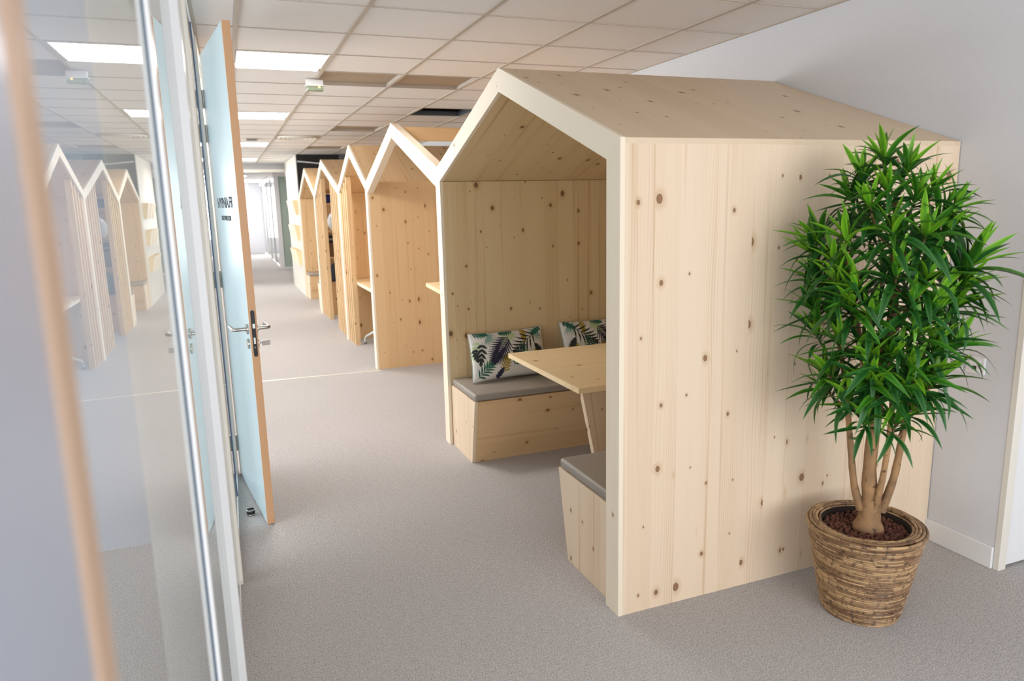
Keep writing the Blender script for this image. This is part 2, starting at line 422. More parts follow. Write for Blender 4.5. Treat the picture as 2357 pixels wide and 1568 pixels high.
# open tile
x0 = GX+TX*2+.012; y0 = GY+TY*6+.005; x1 = x0+TX-.024; y1 = y0+TY-.010
t = thing('ceiling_opening', 'black square opening where a ceiling tile is missing', 'opening', (x0, y0, ZC))
m = MB(); m.box(x0, x0+.01, y0, y1, ZC+.004, ZC+.2); m.box(x1-.01, x1, y0, y1, ZC+.004, ZC+.2); m.box(x0, x1, y1-.01, y1, ZC+.004, ZC+.2); m.box(x0, x1, y0, y0+.01, ZC+.004, ZC+.2); m.box(x0, x1, y0, y1, ZC+.2, ZC+.21)
obj('black_box', m, M['black_void'], t)
m = MB(); m.box(x0+.012, x1-.012, y1-.03, y1-.012, ZC+.002, ZC+.05); m.box(x1-.03, x1-.012, y0+.02, y1-.03, ZC+.002, ZC+.05)
obj('metal_edge', m, plain('grey_metal_edge', srgb(96, 100, 106), .4, .6), t)
# round air diffuser in its square plate
x0 = GX+TX*0+.013; y0 = GY+TY*11+.005; x1 = x0+TX-.026; y1 = y0+TY-.010; cx, cy = (x0+x1)/2, (y0+y1)/2
t = thing('air_diffuser', 'round metal air diffuser set in a square ceiling plate', 'vent', (cx, cy, ZC))
obj('plate', B(x0, x1, y0, y1, ZC+.004, ZC+.014), plain('diffuser_plate', srgb(176, 160, 142), .5), t)
for r in (.27, .21, .15, .09):
    m = MB(); m.lathe([(r, ZC+.004), (r-.008, ZC-.016), (r-.026, ZC-.012), (r-.030, ZC+.004)], (cx, cy, 0), 40); obj('vent_ring', m, M['white_warm'], t)
x0, y0 = -.93, 8.55
t = thing('small_air_vent', 'small dark square grille in the ceiling by the door', 'vent', (x0, y0, ZC))
obj('vent_frame', B(x0, x0+.16, y0, y0+.3, ZC-.006, ZC+.008), M['ceil_grid'], t)
for k in range(5): obj('slat', B(x0+.015, x0+.145, y0+.03+k*.05, y0+.06+k*.05, ZC-.010, ZC-.006), plain('vent_dark', srgb(110, 104, 100), .6) if k == 0 else bpy.data.materials['vent_dark'], t)

# right wall and its corner
Mw = M['wall_white']
wr = obj('wall_right', B(XW, XW+.02, -.33, 11.7, 0, ZC), Mw, kind='structure', label='white painted wall behind the booths')
obj('baseboard_right', B(XW-.015, XW, -.328, 0.02, 0.0, .1), M['white_lac'], kind='structure', label='white skirting board by the plant', bevel=.003)
obj('trim_2', B(XW-.004, XW+.042, -.356, -.33, 0, ZC), M['white_warm'], kind='structure', label='white corner jamb right of the sockets', bevel=.002)
d3 = thing('door_3', 'white flush door with a dark gap under it', 'door', (1.735, -.34, 0), kind='structure')
obj('leaf', B(1.733, 2.63, -.346, -.31, .012, 2.3), M['white_lac'], d3, bevel=.002)
m = MB(); m.box(2.55, 2.58, -.40, -.346, 1.03, 1.05); m.box(2.45, 2.58, -.40, -.385, 1.03, 1.05); obj('handle', m, M['steel'], d3)
obj('wall_front', B(1.733, 4.2, -.31, -.25, 0, ZC), Mw, kind='structure')
m = MB(); m.box(2.64, 4.2, -.34, -.311, 0, ZC); m.box(1.733, 2.64, -.34, -.311, 2.31, ZC); obj('wall_front_2', m, Mw, kind='structure')
bpy.data.objects['wall_front_2'].name = 'trim_3'
m = MB(); m.box(-5.6, -1.42, -10.2, -10.1, 0, ZC+.35); m.box(-1.5, -1.44, -10.1, -4.62, 0, ZC+.35); m.box(-1.42, 4.2, -4.7, -4.6, 0, .55); m.box(-1.42, 4.2, -4.7, -4.6, 2.5, ZC+.35); m.box(-1.42, -1.1, -4.7, -4.6, .55, 2.5); m.box(2.4, 4.2, -4.7, -4.6, .55, 2.5)
obj('wall_back_unseen', m, Mw, kind='structure')  # unseen; office end pushed back to admit more daylight
obj('wall_side', B(4.2, 4.25, -4.7, -.25, 0, ZC+.35), Mw, kind='structure')
obj('wall_office', B(-5.65, -5.6, -10.2, 27, 0, ZC+.35), Mw, kind='structure')

obj('wall_office_cross', B(-5.6, -1.49, 1.5, 1.6, 0, ZC), M['office_dimmed'], kind='structure')
bpy.data.objects['wall_office_cross'].name = 'wall_office_front'
# ------------------------------------------------------------------ glazed wall on the left
def strip_g(y0, y1, o0, o1, z0, z1, m=None):
    """box along the glass line, offsets o0..o1 from the glass face towards the corridor"""
    m = m or MB()
    m.prism([(gx(y0)+o0, y0, z0), (gx(y0)+o1, y0, z0), (gx(y1)+o1, y1, z0), (gx(y1)+o0, y1, z0)], (0, 0, z1-z0)); return m
gw = thing('window_1', 'full height office glazing with white posts', 'window', (-1.41, 0, 0), kind='structure')
for a, b in ((-1.78, -.93), (-.925, -.07), (-.005, .882), (.965, 2.31)):
    obj('glass_pane', strip_g(a, b, -.010, 0, .02, ZC-.02), M['glass'], gw)
obj('joint_bead', strip_g(-.943, -.915, 0.0025, .0095, 0, ZC), M['white_lac'], gw, bevel=.001)
obj('gasket', strip_g(-.941, -.917, 0.0002, .0025, 0, ZC), M['blue_gasket'], gw, label='blue grey gasket line')
obj('post', strip_g(-.07, -.005, -.06, .022, 0, ZC), M['white_lac'], gw, bevel=.003, label='broad white post')
obj('post', strip_g(-.005, .012, -.05, .006, 0, ZC), M['grey_rail'], gw)
obj('post', strip_g(.882, .965, -.06, .014, 0, ZC), M['white_warm'], gw, bevel=.0015)
for y in (1.3, 1.9): obj('joint_bead', strip_g(y, y+.006, -.009, .0035, 0, ZC), M['blue_gasket'], gw)
obj('top_rail', strip_g(-1.765, 2.31, -.05, .004, ZC-.022, ZC), M['white_lac'], gw)
obj('bottom_rail', strip_g(.0125, 2.31, -.04, .003, 0, .022), M['white_lac'], gw)
obj('office_blind', strip_g(-1.06, .84, -.064, -.062, 0, 2.5), M['blind'], gw)
# doorway and glazing beyond
w2 = thing('window_2', 'office glazing beyond the open door', 'window', (-1.38, 3, 0), kind='structure')
obj('door_jamb', strip_g(2.31, 2.385, -.08, .012, 0, ZC), M['white_warm'], w2)
obj('door_jamb', strip_g(3.27, 3.35, -.08, .012, 0, ZC), M['white_warm'], w2)
obj('door_head', strip_g(2.385, 3.27, -.08, .012, 2.51, ZC), M['white_warm'], w2)
for k in range(5):
    a = 3.35+k*2.2
    obj('glass_pane', strip_g(a, a+2.15, -.010, 0, .05, ZC-.02), M['glass'], w2)
    obj('post', strip_g(a+2.15, a+2.2, -.06, .012, 0, ZC), M['white_lac'], w2)
obj('bottom_rail', strip_g(3.35, 14.35, -.05, .004, 0, .05), M['white_lac'], w2)
obj('wall_left', strip_g(14.35, 27, -.06, 0, 0, ZC), Mw, kind='structure')
# near closed door: pale leaf with a wooden lipping
d2 = thing('door_2', 'pale office door toned down for dim light, wooden edge, closed, blurred at the left border', 'door', (gx(-2.2), -2.2, 0), kind='structure')
obj('lipping', strip_g(-1.822, -1.782, -.04, .002, 0, ZC), M['beech_veiled'], d2, grain=(0, 0, 1))
obj('leaf', strip_g(-2.75, -1.838, -.04, .001, .006, ZC), M['door_dimmed'], d2)
obj('door_frame', strip_g(-2.85, -2.76, -.06, .004, 0, ZC), M['white_lac'], d2)
obj('glass_pane', strip_g(-4.59, -2.86, -.010, 0, .02, ZC-.02), M['glass'], gw)  # unseen pane added behind the camera, letting office daylight through
m = MB(); p = Vector((gx(-2.68), -2.68, 1.04)); m.tube([p, p+Vector((.05, 0, 0)), p+Vector((.052, .12, 0))], .009, 12); obj('handle', m, M['steel'], d2)

# open office door
A = Vector((-1.246, 1.478, 0)); H = Vector((-1.361, 2.345, 0)); L = (H-A).normalized(); Nn = Vector((L.y, -L.x, 0))   # Nn points to the corridor
def dpt(s, n, z): return A+L*s+Nn*n+Vector((0, 0, z))
LEN = (H-A).length; TH = .037; ZT = 2.485
d1 = thing('door_1', 'pale blue office door standing open with wooden edge and black lettering', 'door', tuple(A), kind='structure')
def dbox(s0, s1, n0, n1, z0, z1):
    return PR([dpt(s0, n0, z0), dpt(s1, n0, z0), dpt(s1, n1, z0), dpt(s0, n1, z0)], (0, 0, z1-z0))
obj('leaf', dbox(.004, LEN, 0, TH, .006, ZT), M['leaf_blue'], d1)
obj('lipping', dbox(-.004, .004, 0, TH, .006, ZT), M['beech'], d1, grain=(0, 0, 1), label='brown wooden door edge')
fp = MB(); prof = []
for k in range(9): a = math.pi*k/8; prof.append((math.cos(a)*.0095, .216+math.sin(a)*.0095))
for k in range(9): a = math.pi+math.pi*k/8; prof.append((math.cos(a)*.0095, math.sin(a)*.0095))
fp.prism([dpt(-.004, TH/2+a, .91+b) for a, b in prof], -L*.002)
fpo = obj('lock_plate', fp, M['black_metal'], d1)
obj('latch', dbox(-.012, -.006, TH/2-.005, TH/2+.006, 1.045, 1.068), M['steel'], fpo)
obj('deadbolt', dbox(-.0075, -.006, TH/2-.0045, TH/2+.0045, .966, .998), M['steel'], fpo)
m = MB(); m.lathe([(.0, .0), (.004, 0), (.004, .002), (0, .002)], (0, 0, 0), 12, 'y'); m.v = [tuple(dpt(-.006-vv[1], TH/2+vv[0], .948+vv[2])) for vv in m.v]; obj('screw', m, M['steel'], fpo)
for sgn, n0 in ((-1, 0), (1, TH)):
    def q(s, n, z): return dpt(s, n0+sgn*n, z)
    for z, nm in ((1.035, 'handle_rose'), (.96, 'key_rose')):
        m = MB(); m.tube([q(.055, 0, z), q(.055, .009, z)], .026, 24); ro = obj(nm, m, M['steel'], d1)
        if nm == 'handle_rose':
            m = MB(); m.tube([q(.055, .009, z), q(.055, .055, z), q(.058, .063, z), q(.066, .067, z), q(.185, .067, z)], .0095, 14); obj('lever', m, M['steel'], ro)
        elif sgn > 0:
            m = MB(); m.tube([q(.055, .009, z), q(.055, .022, z)], .006, 10); m.obox(q(.055, .045, z-.004), Nn*.02, L*.003, Vector((0, 0, .013))); obj('key', m, M['key_tag'], ro)
for z in (2.25, 2.06, 1.22, .2):
    m = MB(); c = dpt(LEN+.012, -.004, 0); m.tube([c+Vector((0, 0, z-.05)), c+Vector((0, 0, z-.002))], .011, 12); m.tube([c+Vector((0, 0, z+.003)), c+Vector((0, 0, z+.05))], .011, 12); m.tube([c+Vector((0, 0, z-.002)), c+Vector((0, 0, z+.003))], .0085, 12)
    obj('hinge', m, M['white_warm'], d1)
def lettering(txt, s0, s1, z0, z1, name):
    cu = bpy.data.curves.new(name, 'FONT'); cu.body = txt; cu.size = 1; cu.extrude = .0; cu.offset = .012
    o = bpy.data.objects.new(name, cu); COL.objects.link(o)
    dg = bpy.context.evaluated_depsgraph_get(); me = bpy.data.meshes.new_from_object(o.evaluated_get(dg))
    bpy.data.objects.remove(o); X = [v.co.x for v in me.vertices]; Y = [v.co.y for v in me.vertices]
    for v in me.vertices:
        fx = (v.co.x-min(X))/(max(X)-min(X)); fy = (v.co.y-min(Y))/(max(Y)-min(Y))
        v.co = dpt(s0+(s1-s0)*fx, -.0012, z0+(z1-z0)*fy)
    bm = bmesh.new(); bm.from_mesh(me); bmesh.ops.solidify(bm, geom=bm.faces[:], thickness=.0008); bm.to_mesh(me); bm.free()
    me.materials.append(M['ink']); obj(name, me, None, d1, label='black lettering')
lettering('HYPNIA.FR', .70, .16, 1.637, 1.692, 'lettering')
lettering('SHOWROOM', .60, .265, 1.571, 1.596, 'lettering')
t = thing('door_stop', 'small black rubber door stop on the carpet behind the open door', 'door stop', (-1.322, 1.65, 0))
m = MB(); m.lathe([(0, .0), (.019, .0), (.019, .010), (0, .010)], (-1.322, 1.65, 0), 24); obj('steel_base', m, M['steel'], t)
m = MB(); m.lathe([(.0, .010), (.022, .010), (.023, .022), (.021, .030), (.020, .030), (.0, .032)], (-1.322, 1.65, 0), 24); obj('rubber_ring', m, M['black_rubber'], t)
m = MB(); m.lathe([(.0216, .028), (.0222, .030), (.0205, .034), (.0195, .033)], (-1.322, 1.65, 0), 24); obj('steel_band', m, M['steel'], t)

# ------------------------------------------------------------------ far end of the corridor
obj('trim_4', B(-1.3, .012, 14.33, 14.43, 2.46, ZC), M['grey_rail'], kind='structure', label='grey bulkhead across the corridor')
obj('trim_5', B(-1.3, .012, 14.36, 14.46, 2.40, 2.46), M['white_warm'], kind='structure', label='pale rail under the bulkhead')
obj('wall_far_block', B(0.0, XW, 11.72, 14.1, 0, ZC), M['white_warm'], kind='structure', label='white wall block with the wooden holders')
bpy.data.objects['wall_far_block'].name = 'wall_far'
obj('wall_black', B(0.012, XW, 11.66, 11.718, 0, ZC), M['black_paint'], kind='structure', label='black wall above the far booths')
t = thing('light_tube', 'thin white tube on the black wall', 'tube', (.05, 11.6, 2.44))
m = MB(); m.tube([(.02, 11.62, 2.462), (.5, 11.62, 2.415)], .013, 10); obj('tube', m, M['tube_white'], t)
for x in (.05, .45): obj('clip', B(x-.01, x+.01, 11.62, 11.665, 2.462-(x-.02)*.098-.015, 2.462-(x-.02)*.098+.015), M['steel'], t)
t = thing('wall_grille', 'black and white patterned grille high on the black wall', 'grille', (.8, 11.65, 2.4))
obj('backing', B(.76, 1.15, 11.63, 11.658, 2.38, 2.58), M['black_void'], t)
m = MB()
for r in range(6):
    for c in range(8):
        x = .765+c*.048+(r % 2)*.012; m.box(x, x+.036, 11.62, 11.63, 2.385+r*.033, 2.385+r*.033+.02)
obj('grille_bars', m, plain('grille_grey', srgb(150, 150, 150), .5), t, kind='stuff')
# wooden leaflet holders
k = 0
rn = ['top row', 'middle row', 'bottom row']; cn = ['nearest', 'middle one', 'farthest']
for r, z in enumerate((1.50, 1.03, .565)):
    for c in range(3):
        y = 11.9+c*.47; t = thing('leaflet_holder', 'pale wooden leaflet holder on the white wall, %s, %s of three' % (rn[r], cn[c]), 'holder', (0, y, z), 'wooden leaflet holders on the far white wall')
        m = MB(); pr = [(-.055, 0), (-.104, .28), (-.088, .28), (-.040, 0)]
        m.prism([(a, y, z+b) for a, b in pr], (0, .30, 0)); obj('front_board', m, M['wood_lam'], t, grain=(0, 0, 1))
        for yy in (y-.001, y+.285):
            m = MB(); m.prism([(-.001, yy, z), (-.042, yy, z), (-.090, yy, z+.278), (-.001, yy, z+.278)], (0, .016, 0)); obj('side_board', m, M['wood_table'], t, grain=(0, 0, 1))
        obj('bottom_board', B(-.022, -.001, y+.016, y+.284, z, z+.015), M['wood_lam'], t, grain=(0, 1, 0))
# end partitions
t = thing('window_3', 'green frosted glass panel in a white frame at the corridor end', 'window', (.3, 18.4, 0), kind='structure')
m = MB(); m.box(.02, .14, 18.38, 18.48, 0, ZC); m.box(.14, 2.1, 18.38, 18.48, 2.47, ZC); m.box(.14, 2.1, 18.38, 18.48, 0, .06); obj('white_frame', m, M['white_lac'], t)
obj('frosted_pane', B(.14, 2.1, 18.42, 18.44, .06, 2.47), M['green_glass'], t)
t = thing('window_4', 'white framed glass partition leading to the corridor end', 'window', (.02, 22, 0), kind='structure')
for a in (18.5, 20.4, 22.3, 24.2): 
    obj('glass_pane', B(.045, .055, a+.06, a+1.9, .06, 2.45), M['glass'], t); obj('post', B(.02, .08, a, a+.06, 0, ZC), M['white_lac'], t)
m = MB(); m.box(.02, .08, 18.5, 26.4, 0, .06); m.box(.02, .08, 18.5, 26.4, 2.45, ZC); obj('rail', m, M['white_lac'], t)
obj('wall_partition', B(.9, .95, 18.5, 26.4, 0, ZC), Mw, kind='structure')
obj('wall_end', B(-.36, 2.2, 26.4, 26.5, 0, ZC), Mw, kind='structure', label='white wall closing the corridor')
obj('wall_end_2', B(-1.4, -.36, 26.4, 26.5, 0, .75), Mw, kind='structure')
bpy.data.objects['wall_end_2'].name = 'trim_6'
t = thing('window_5', 'bright window at the far corridor end', 'window', (-.8, 26.4, .75), kind='structure')
obj('pane', B(-1.3, -.40, 26.44, 26.46, .8, 2.5), M['window_day'], t)
m = MB(); m.box(-1.4, -.36, 26.4, 26.5, .75, .8); m.box(-1.4, -.36, 26.4, 26.5, 2.5, ZC); m.box(-.40, -.36, 26.4, 26.5, .8, 2.5); m.box(-1.4, -1.3, 26.4, 26.5, .8, 2.5); obj('frame', m, M['white_lac'], t)
obj('wall_corridor_side', B(2.1, 2.15, 14.1, 18.5, 0, ZC), Mw, kind='structure')
bpy.data.objects['wall_corridor_side'].name = 'wall_side_2'

# exit lamp
t = thing('exit_lamp', 'small white emergency lamp box hanging from the ceiling rail', 'lamp', (-.575, 3.6, ZC))
obj('housing', B(-.645, -.52, 3.57, 3.63, ZC-.045, ZC-.004), M['plastic'], t, bevel=.004)
obj('rim', B(-.652, -.513, 3.563, 3.637, ZC-.052, ZC-.044), M['plastic'], t)
lens = MB(); lens.prism([(-.645, 3.57, ZC-.052), (-.52, 3.57, ZC-.052), (-.52, 3.63, ZC-.052), (-.645, 3.63, ZC-.052)], (0, 0, -.034)); obj('lens', lens, M['lens'], t, bevel=.006)
m = MB(); m.lathe([(0, ZC-.082), (.008, ZC-.082), (.008, ZC-.075), (0, ZC-.075)], (-.553, 3.562, .018), 10); obj('indicator', m, M['led_amber'], t)

# ------------------------------------------------------------------ house booths
HE, HA, HI, D = 1.846, 2.281, 2.168, 1.685
YB = [0.05, 2.357, 4.915, 6.750, 9.280, 11.600]
AP = [1.195, 3.665, 5.815, 8.22, 10.455]
VH = [None, 1.868, 1.863, 1.866, 1.85, None]
HIN = [(None, 1.776), (1.777, 1.745), (1.752, 1.79), (1.80, 1.775), (1.76, 1.797), (1.797, None)]
names = ['largest booth nearest the camera, two benches and a table inside', 'booth with an open skeleton roof and a standing shelf', 'booth with a desk behind vertical slats, third from the plant',
         'booth screened by slats, dark shelves inside, fourth from camera', 'last booth beside the white wall with an orange interior']
def hi(b, side): return HIN[b][side]
booths = []
for b in range(5):
    ya, yb, yc = YB[b], YB[b+1], AP[b]
    t = thing('house_booth', 'pale wooden house shaped '+names[b], 'booth', (0.8, yc, 0), 'wooden gabled booths along the right'); booths.append(t)
    inA, inB = ya+.05, yb-.05
    hA, hB = hi(b, 1), hi(b+1, 0)
    dep = .06 if b == 1 else .02
    wl = M['wood_lam']; wp = M['wood_shaded'] if b == 0 else M['wood_warm']
    # front frame
    outA = (ya-.05, HE) if b == 0 else (ya, VH[b])
    outB = (yb+.05, HE) if b == 4 else (yb, VH[b+1])
    if b == 0:
        obj('front_post', PR([(0, 0, 0), (0, inA, 0), (0, inA, hA), (0, 0, HE)], (dep, 0, 0)), wl, t, grain=(0, 0, 1))
    hB2 = hi(b+1, 1)
    post = [(0, inB, 0), (0, yb+.05, 0)]+([(0, yb+.05, hB2), (0, yb, VH[b+1]), (0, inB, hB)] if b < 4 else [(0, yb+.05, HE), (0, inB, hB)])
    obj('front_post', PR(post, (.02, 0, 0)), wl, t, grain=(0, 0, 1))
    obj('rafter', PR([(0, outA[0], outA[1]), (0, inA, hA), (0, yc, HI), (0, yc, HA)], (dep, 0, 0)), wl, t, grain=(0, yc-ya, HA-HE))
    obj('rafter', PR([(0, outB[0], outB[1]), (0, inB, hB), (0, yc, HI), (0, yc, HA)], (dep, 0, 0)), wl, t, grain=(0, yc-yb, HA-HE))
    # side skins
    e = .0015
    yo = 0.0+e if b == 0 else inA-.024
    obj('side_panel', B(.0205, D, inA-.024, inA-e, 0, (hA if b != 1 else VH[1])-.004), wp, t, grain=(0, 0, 1))
    if b == 0: obj('outer_panel', B(.0205, D, e, .024, 0, HE-.0005), M['wood'], t, grain=(0, 0, 1), label='large pale knotty outer wall')
    obj('side_panel', B(.0205, D, inB+e, inB+.024, 0, (hB if b != 1 else VH[2])-.004), wp, t, grain=(0, 0, 1))
    obj('back_panel', B(D-.02, D-.002, inA, inB, 0, hA-.01), wp, t, grain=(0, 0, 1))
    if b == 4: obj('outer_panel', B(.0205, D, yb+.026, yb+.05-e, 0, HE-.001), wp, t, grain=(0, 0, 1))
    # roof
    if b != 1:
        for (yo_, zo), (yi, zi), sgn in ((outA, (inA, hA), 1), (outB, (inB, hB), -1)):
            ev = .0012
            sl = Vector((0, yc-yo_, HA-zo)); g = sl.normalized(); nn_ = Vector((0, -g.z, g.y)) if sgn > 0 else Vector((0, g.z, -g.y))
            p0 = Vector((0, yo_, zo)); p1 = Vector((0, yc, HA))
            dn = -nn_ if nn_.z > 0 else nn_
            q0 = p0+dn*ev; q1 = Vector((0, yc, HA-ev*1.1))
            th = .018
            mm = PR([Vector((.0205, 0, 0))+q0, Vector((.0205, 0, 0))+q1, Vector((.0205, 0, 0))+q1+Vector((0, 0, -th*1.1)), Vector((.0205, 0, 0))+q0+Vector((0, 0, -th*1.1))], (D-.0205, 0, 0))
            obj('roof_panel', mm, M['wood_roof'] if b == 0 else wp, t, grain=g)
            a0 = Vector((.0205, yi, zi-.003)); a1 = Vector((.0205, yc, HI+.001))
            mm = PR([a0+Vector((0, 0, .002)), a1+Vector((0, 0, .002)), a1+Vector((0, 0, .02)), a0+Vector((0, 0, .02))], (D-.0205, 0, 0))
            obj('roof_lining', mm, wp, t, grain=g)
    else:
        obj('ridge_beam', B(.06, D-.05, yc-.03, yc+.03, HA-.135, HA-.03), M['wood_warm'], t, grain=(1, 0, 0))
        obj('rear_rafter', PR([(D-.05, outA[0], outA[1]), (D-.05, inA, hA), (D-.05, yc, HI), (D-.05, yc, HA)], (.045, 0, 0)), wl, t, grain=(0, yc-ya, HA-HE))
        obj('rear_rafter', PR([(D-.05, outB[0], outB[1]), (D-.05, inB, hB), (D-.05, yc, HI), (D-.05, yc, HA)], (.045, 0, 0)), wl, t, grain=(0, yc-yb, HA-HE))
def roof_z(b, y):
    ya, yb, yc = YB[b]+.05, YB[b+1]-.05, AP[b]
    return hi(b, 1)+(HI-hi(b, 1))*(y-ya)/(yc-ya) if y < yc else hi(b+1, 0)+(HI-hi(b+1, 0))*(yb-y)/(yb-yc)
def slats(b, yl):
    for y in yl:
        z0, z1 = roof_z(b, y-.022)-.008, roof_z(b, y+.022)-.008
        obj('slat', PR([(.0205, y-.022, 0), (.0205, y+.022, 0), (.0205, y+.022, z1), (.0205, y-.022, z0)], (.058, 0, 0)), M['wood_warm'], booths[b], grain=(0, 0, 1))
slats(2, [6.292+.138*k for k in range(4)])
slats(3, [6.86+.148*k for k in range(6)])
slats(3, [8.54+.16*k for k in range(5)])

# benches with seat cushions (booth 1 and the last booth)
def bench(ywall, sgn, lab, clab, x1=1.66):
    """ywall: inner wall face, sgn: direction away from the wall"""
    t = thing('bench', lab, 'bench', (.05, ywall, 0), 'box benches in the booths')
    Y = lambda d: ywall+sgn*d
    xa, z1 = .024, .42
    m = PR([(xa, Y(.004), 0), (xa, Y(.405), 0), (xa, Y(.497), z1), (xa, Y(.004), z1)], (.022, 0, 0)); obj('end_board', m, M['wood'], t, grain=(0, 0, 1), bevel=.001)
    m = PR([(xa+.0225, Y(.385), 0), (xa+.0225, Y(.405), 0), (xa+.0225, Y(.497), z1), (xa+.0225, Y(.477), z1)], (x1-.05, 0, 0)); obj('front_board', m, M['wood_warm'] , t, grain=(1, 0, 0))
    m = PR([(xa+.0225, Y(.004), z1-.022), (xa+.0225, Y(.470), z1-.022), (xa+.0225, Y(.475), z1-.001), (xa+.0225, Y(.004), z1-.001)], (x1-.05, 0, 0)); obj('seat_board', m, M['wood_warm'], t, grain=(1, 0, 0))
    ys_ = sorted((Y(.006), Y(.492)))
    c = obj('seat_cushion', B(xa+.004, x1, ys_[0], ys_[1], z1+.0005, z1+.047), M['cushion'], bevel=.014, seg=4)
    for p in c.data.polygons: p.use_smooth = True
    tag(c, clab, 'cushion', 'grey bench cushions')
    return t
bench(2.307, -1, 'wooden box bench against the far wall of the largest booth', 'flat grey bench cushion carrying the leaf patterned pillows')
bench(.1, 1, 'wooden box bench hidden behind the front post of the largest booth', 'flat grey bench cushion cut off by the pale front post')
bench(11.55, -1, 'wooden box bench in the far end of the last booth', 'flat grey bench cushion by the orange wall of the last booth')
bench(9.33, 1, 'wooden box bench peeping past the slats into the last booth', 'grey bench cushion half hidden behind the slats of the fourth booth')
# table
t = thing('booth_table', 'pale wooden table between the two benches of the largest booth', 'table', (.9, 1.2, 0))
obj('tabletop', B(.2, 1.66, .735, 1.672, .714, .742), M['wood_table'], t, grain=(1, 0, 0), bevel=.0015)
obj('leg_panel', PR([(.42, 1.18, .714), (.565, 1.18, 0), (1.5, 1.18, 0), (1.6, 1.18, .714)], (0, .04, 0)), M['wood'], t, grain=(.16, 0, -1))
# standing shelf in booth 2
t = thing('standing_shelf', 'pale wooden standing height shelf in the open roofed booth', 'shelf', (.5, 2.9, 0))
obj('shelf_board', PR([(.13, 2.41, .975), (.13, 2.9, .975), (.17, 3.43, .975), (1.6, 3.43, .975), (1.6, 2.41, .975)], (0, 0, .03)), M['wood_table'], t, grain=(1, 0, 0))
obj('bracket', PR([(.6, 2.41, .5), (.6, 2.41, .974), (.6, 3.2, .974)], (.03, 0, 0)), M['wood_warm'], t, grain=(0, 0, 1))
# desk in booth 3
t = thing('booth_desk', 'wooden desk on white bent tube legs behind the slats', 'desk', (.6, 5.8, 0))
obj('desktop', B(.1, 1.6, 4.985, 6.68, .72, .75), M['wood_table'], t, grain=(1, 0, 0))
for k in range(3): obj('edge_strip', B(.085, .0995, 4.985, 6.26, .722+.012*k, .730+.012*k), M['wood_lam'], t, grain=(0, 1, 0))
for x0, x1, yy in ((.15, .45, 6.36), (1.35, 1.1, 6.36), (.15, .45, 5.2), (1.35, 1.1, 5.2)):
    ym = 6.0 if yy > 6 else 5.5
    m = MB(); m.tube([(x0, yy, .012), (x0, yy, .06), (x0+.01*(1 if x1 > x0 else -1), yy-.01 if yy > 6 else yy+.01, .085), (x1, ym, .32), (x1, ym, .719)], .014, 10); lg = obj('leg', m, M['tube_white'], t)
    m = MB(); m.lathe([(0, 0), (.016, 0), (.016, .013), (0, .013)], (x0, yy, 0), 12); obj('foot_cap', m, M['black_rubber'], lg)
# shelving with goods in booth 4
t = thing('shelf_unit', 'dark wooden shelf unit glimpsed between the slats', 'shelves', (.7, 9.05, 0))
for z in (.50, .88, 1.27, 1.68, 1.9): obj('shelf', B(.095, 1.55, 8.9, 9.215, z-.012, z+.012) if z < 1.8 else B(.095, 1.0, 8.9, 9.19, 1.82, 1.84), M['wood_warm'], t, grain=(1, 0, 0))
for x in (.6, 1.15): obj('divider', B(x-.01, x+.01, 8.93, 9.19, .513, 1.66), M['wood_warm'], t, grain=(0, 0, 1))
obj('plinth', B(.1, 1.5, 8.96, 9.2, 0, .487), M['wood_warm'], t, grain=(0, 0, 1))
t = thing('storage_bin', 'navy blue bin on the top shelf behind the slats', 'bin', (.3, 9.05, 1.692))
obj('bin_body', B(.105, .5, 8.91, 9.17, 1.6925, 1.80), M['blue_box'], t, bevel=.008); obj('rim', B(.1, .505, 8.905, 9.175, 1.80, 1.812), M['blue_box'], t)
t = thing('wrapped_bundle', 'white plastic wrapped bundle on the shelf below the blue bin', 'bundle', (.27, 9.05, 1.282))
m = MB(); m.lathe([(0, 1.2825), (.10, 1.29), (.14, 1.36), (.145, 1.44), (.11, 1.52), (.05, 1.58), (.03, 1.61), (.05, 1.635), (0, 1.64)], (.29, 9.06, 0), 20); obj('plastic_wrap', m, M['white_bag'], t)
m = MB(); m.lathe([(.032, 1.60), (.036, 1.61), (.032, 1.62)], (.31, 9.06, 0), 16); obj('tie', m, M['dark_stuff'], t)
t = thing('dark_bag', 'black bag slumped on the lowest open shelf behind the slats', 'bag', (.3, 9.05, .512))
m = MB(); m.lathe([(0, .5125), (.19, .513), (.2, .6), (.17, .74), (.1, .80), (0, .81)], (.31, 9.06, 0), 16); obj('bag_body', m, M['dark_stuff'], t)
m = MB(); m.tube([(.23, 9.06, .78), (.25, 9.06, .84), (.31, 9.06, .85), (.34, 9.06, .78)], .008, 8); obj('bag_handle', m, M['black_rubber'], t)
t = thing('cardboard_box', 'brown cardboard box on the middle shelf behind the slats', 'box', (.3, 9.05, .892))
obj('carton', B(.1, .42, 8.93, 9.18, .8925, 1.10), M['brown_box'], t); obj('tape', B(.1, .42, 9.03, 9.07, 1.10, 1.102), M['white_bag'], t)
t = thing('folded_blanket', 'folded dark blanket on top of the brown carton', 'blanket', (.3, 9.05, 1.11))
for k in range(3): obj('fold', B(.11+.01*k, .41-.01*k, 8.94, 9.17, 1.103+.035*k, 1.136+.035*k), M['dark_stuff' if k != 1 else 'cushion'], t, bevel=.01)

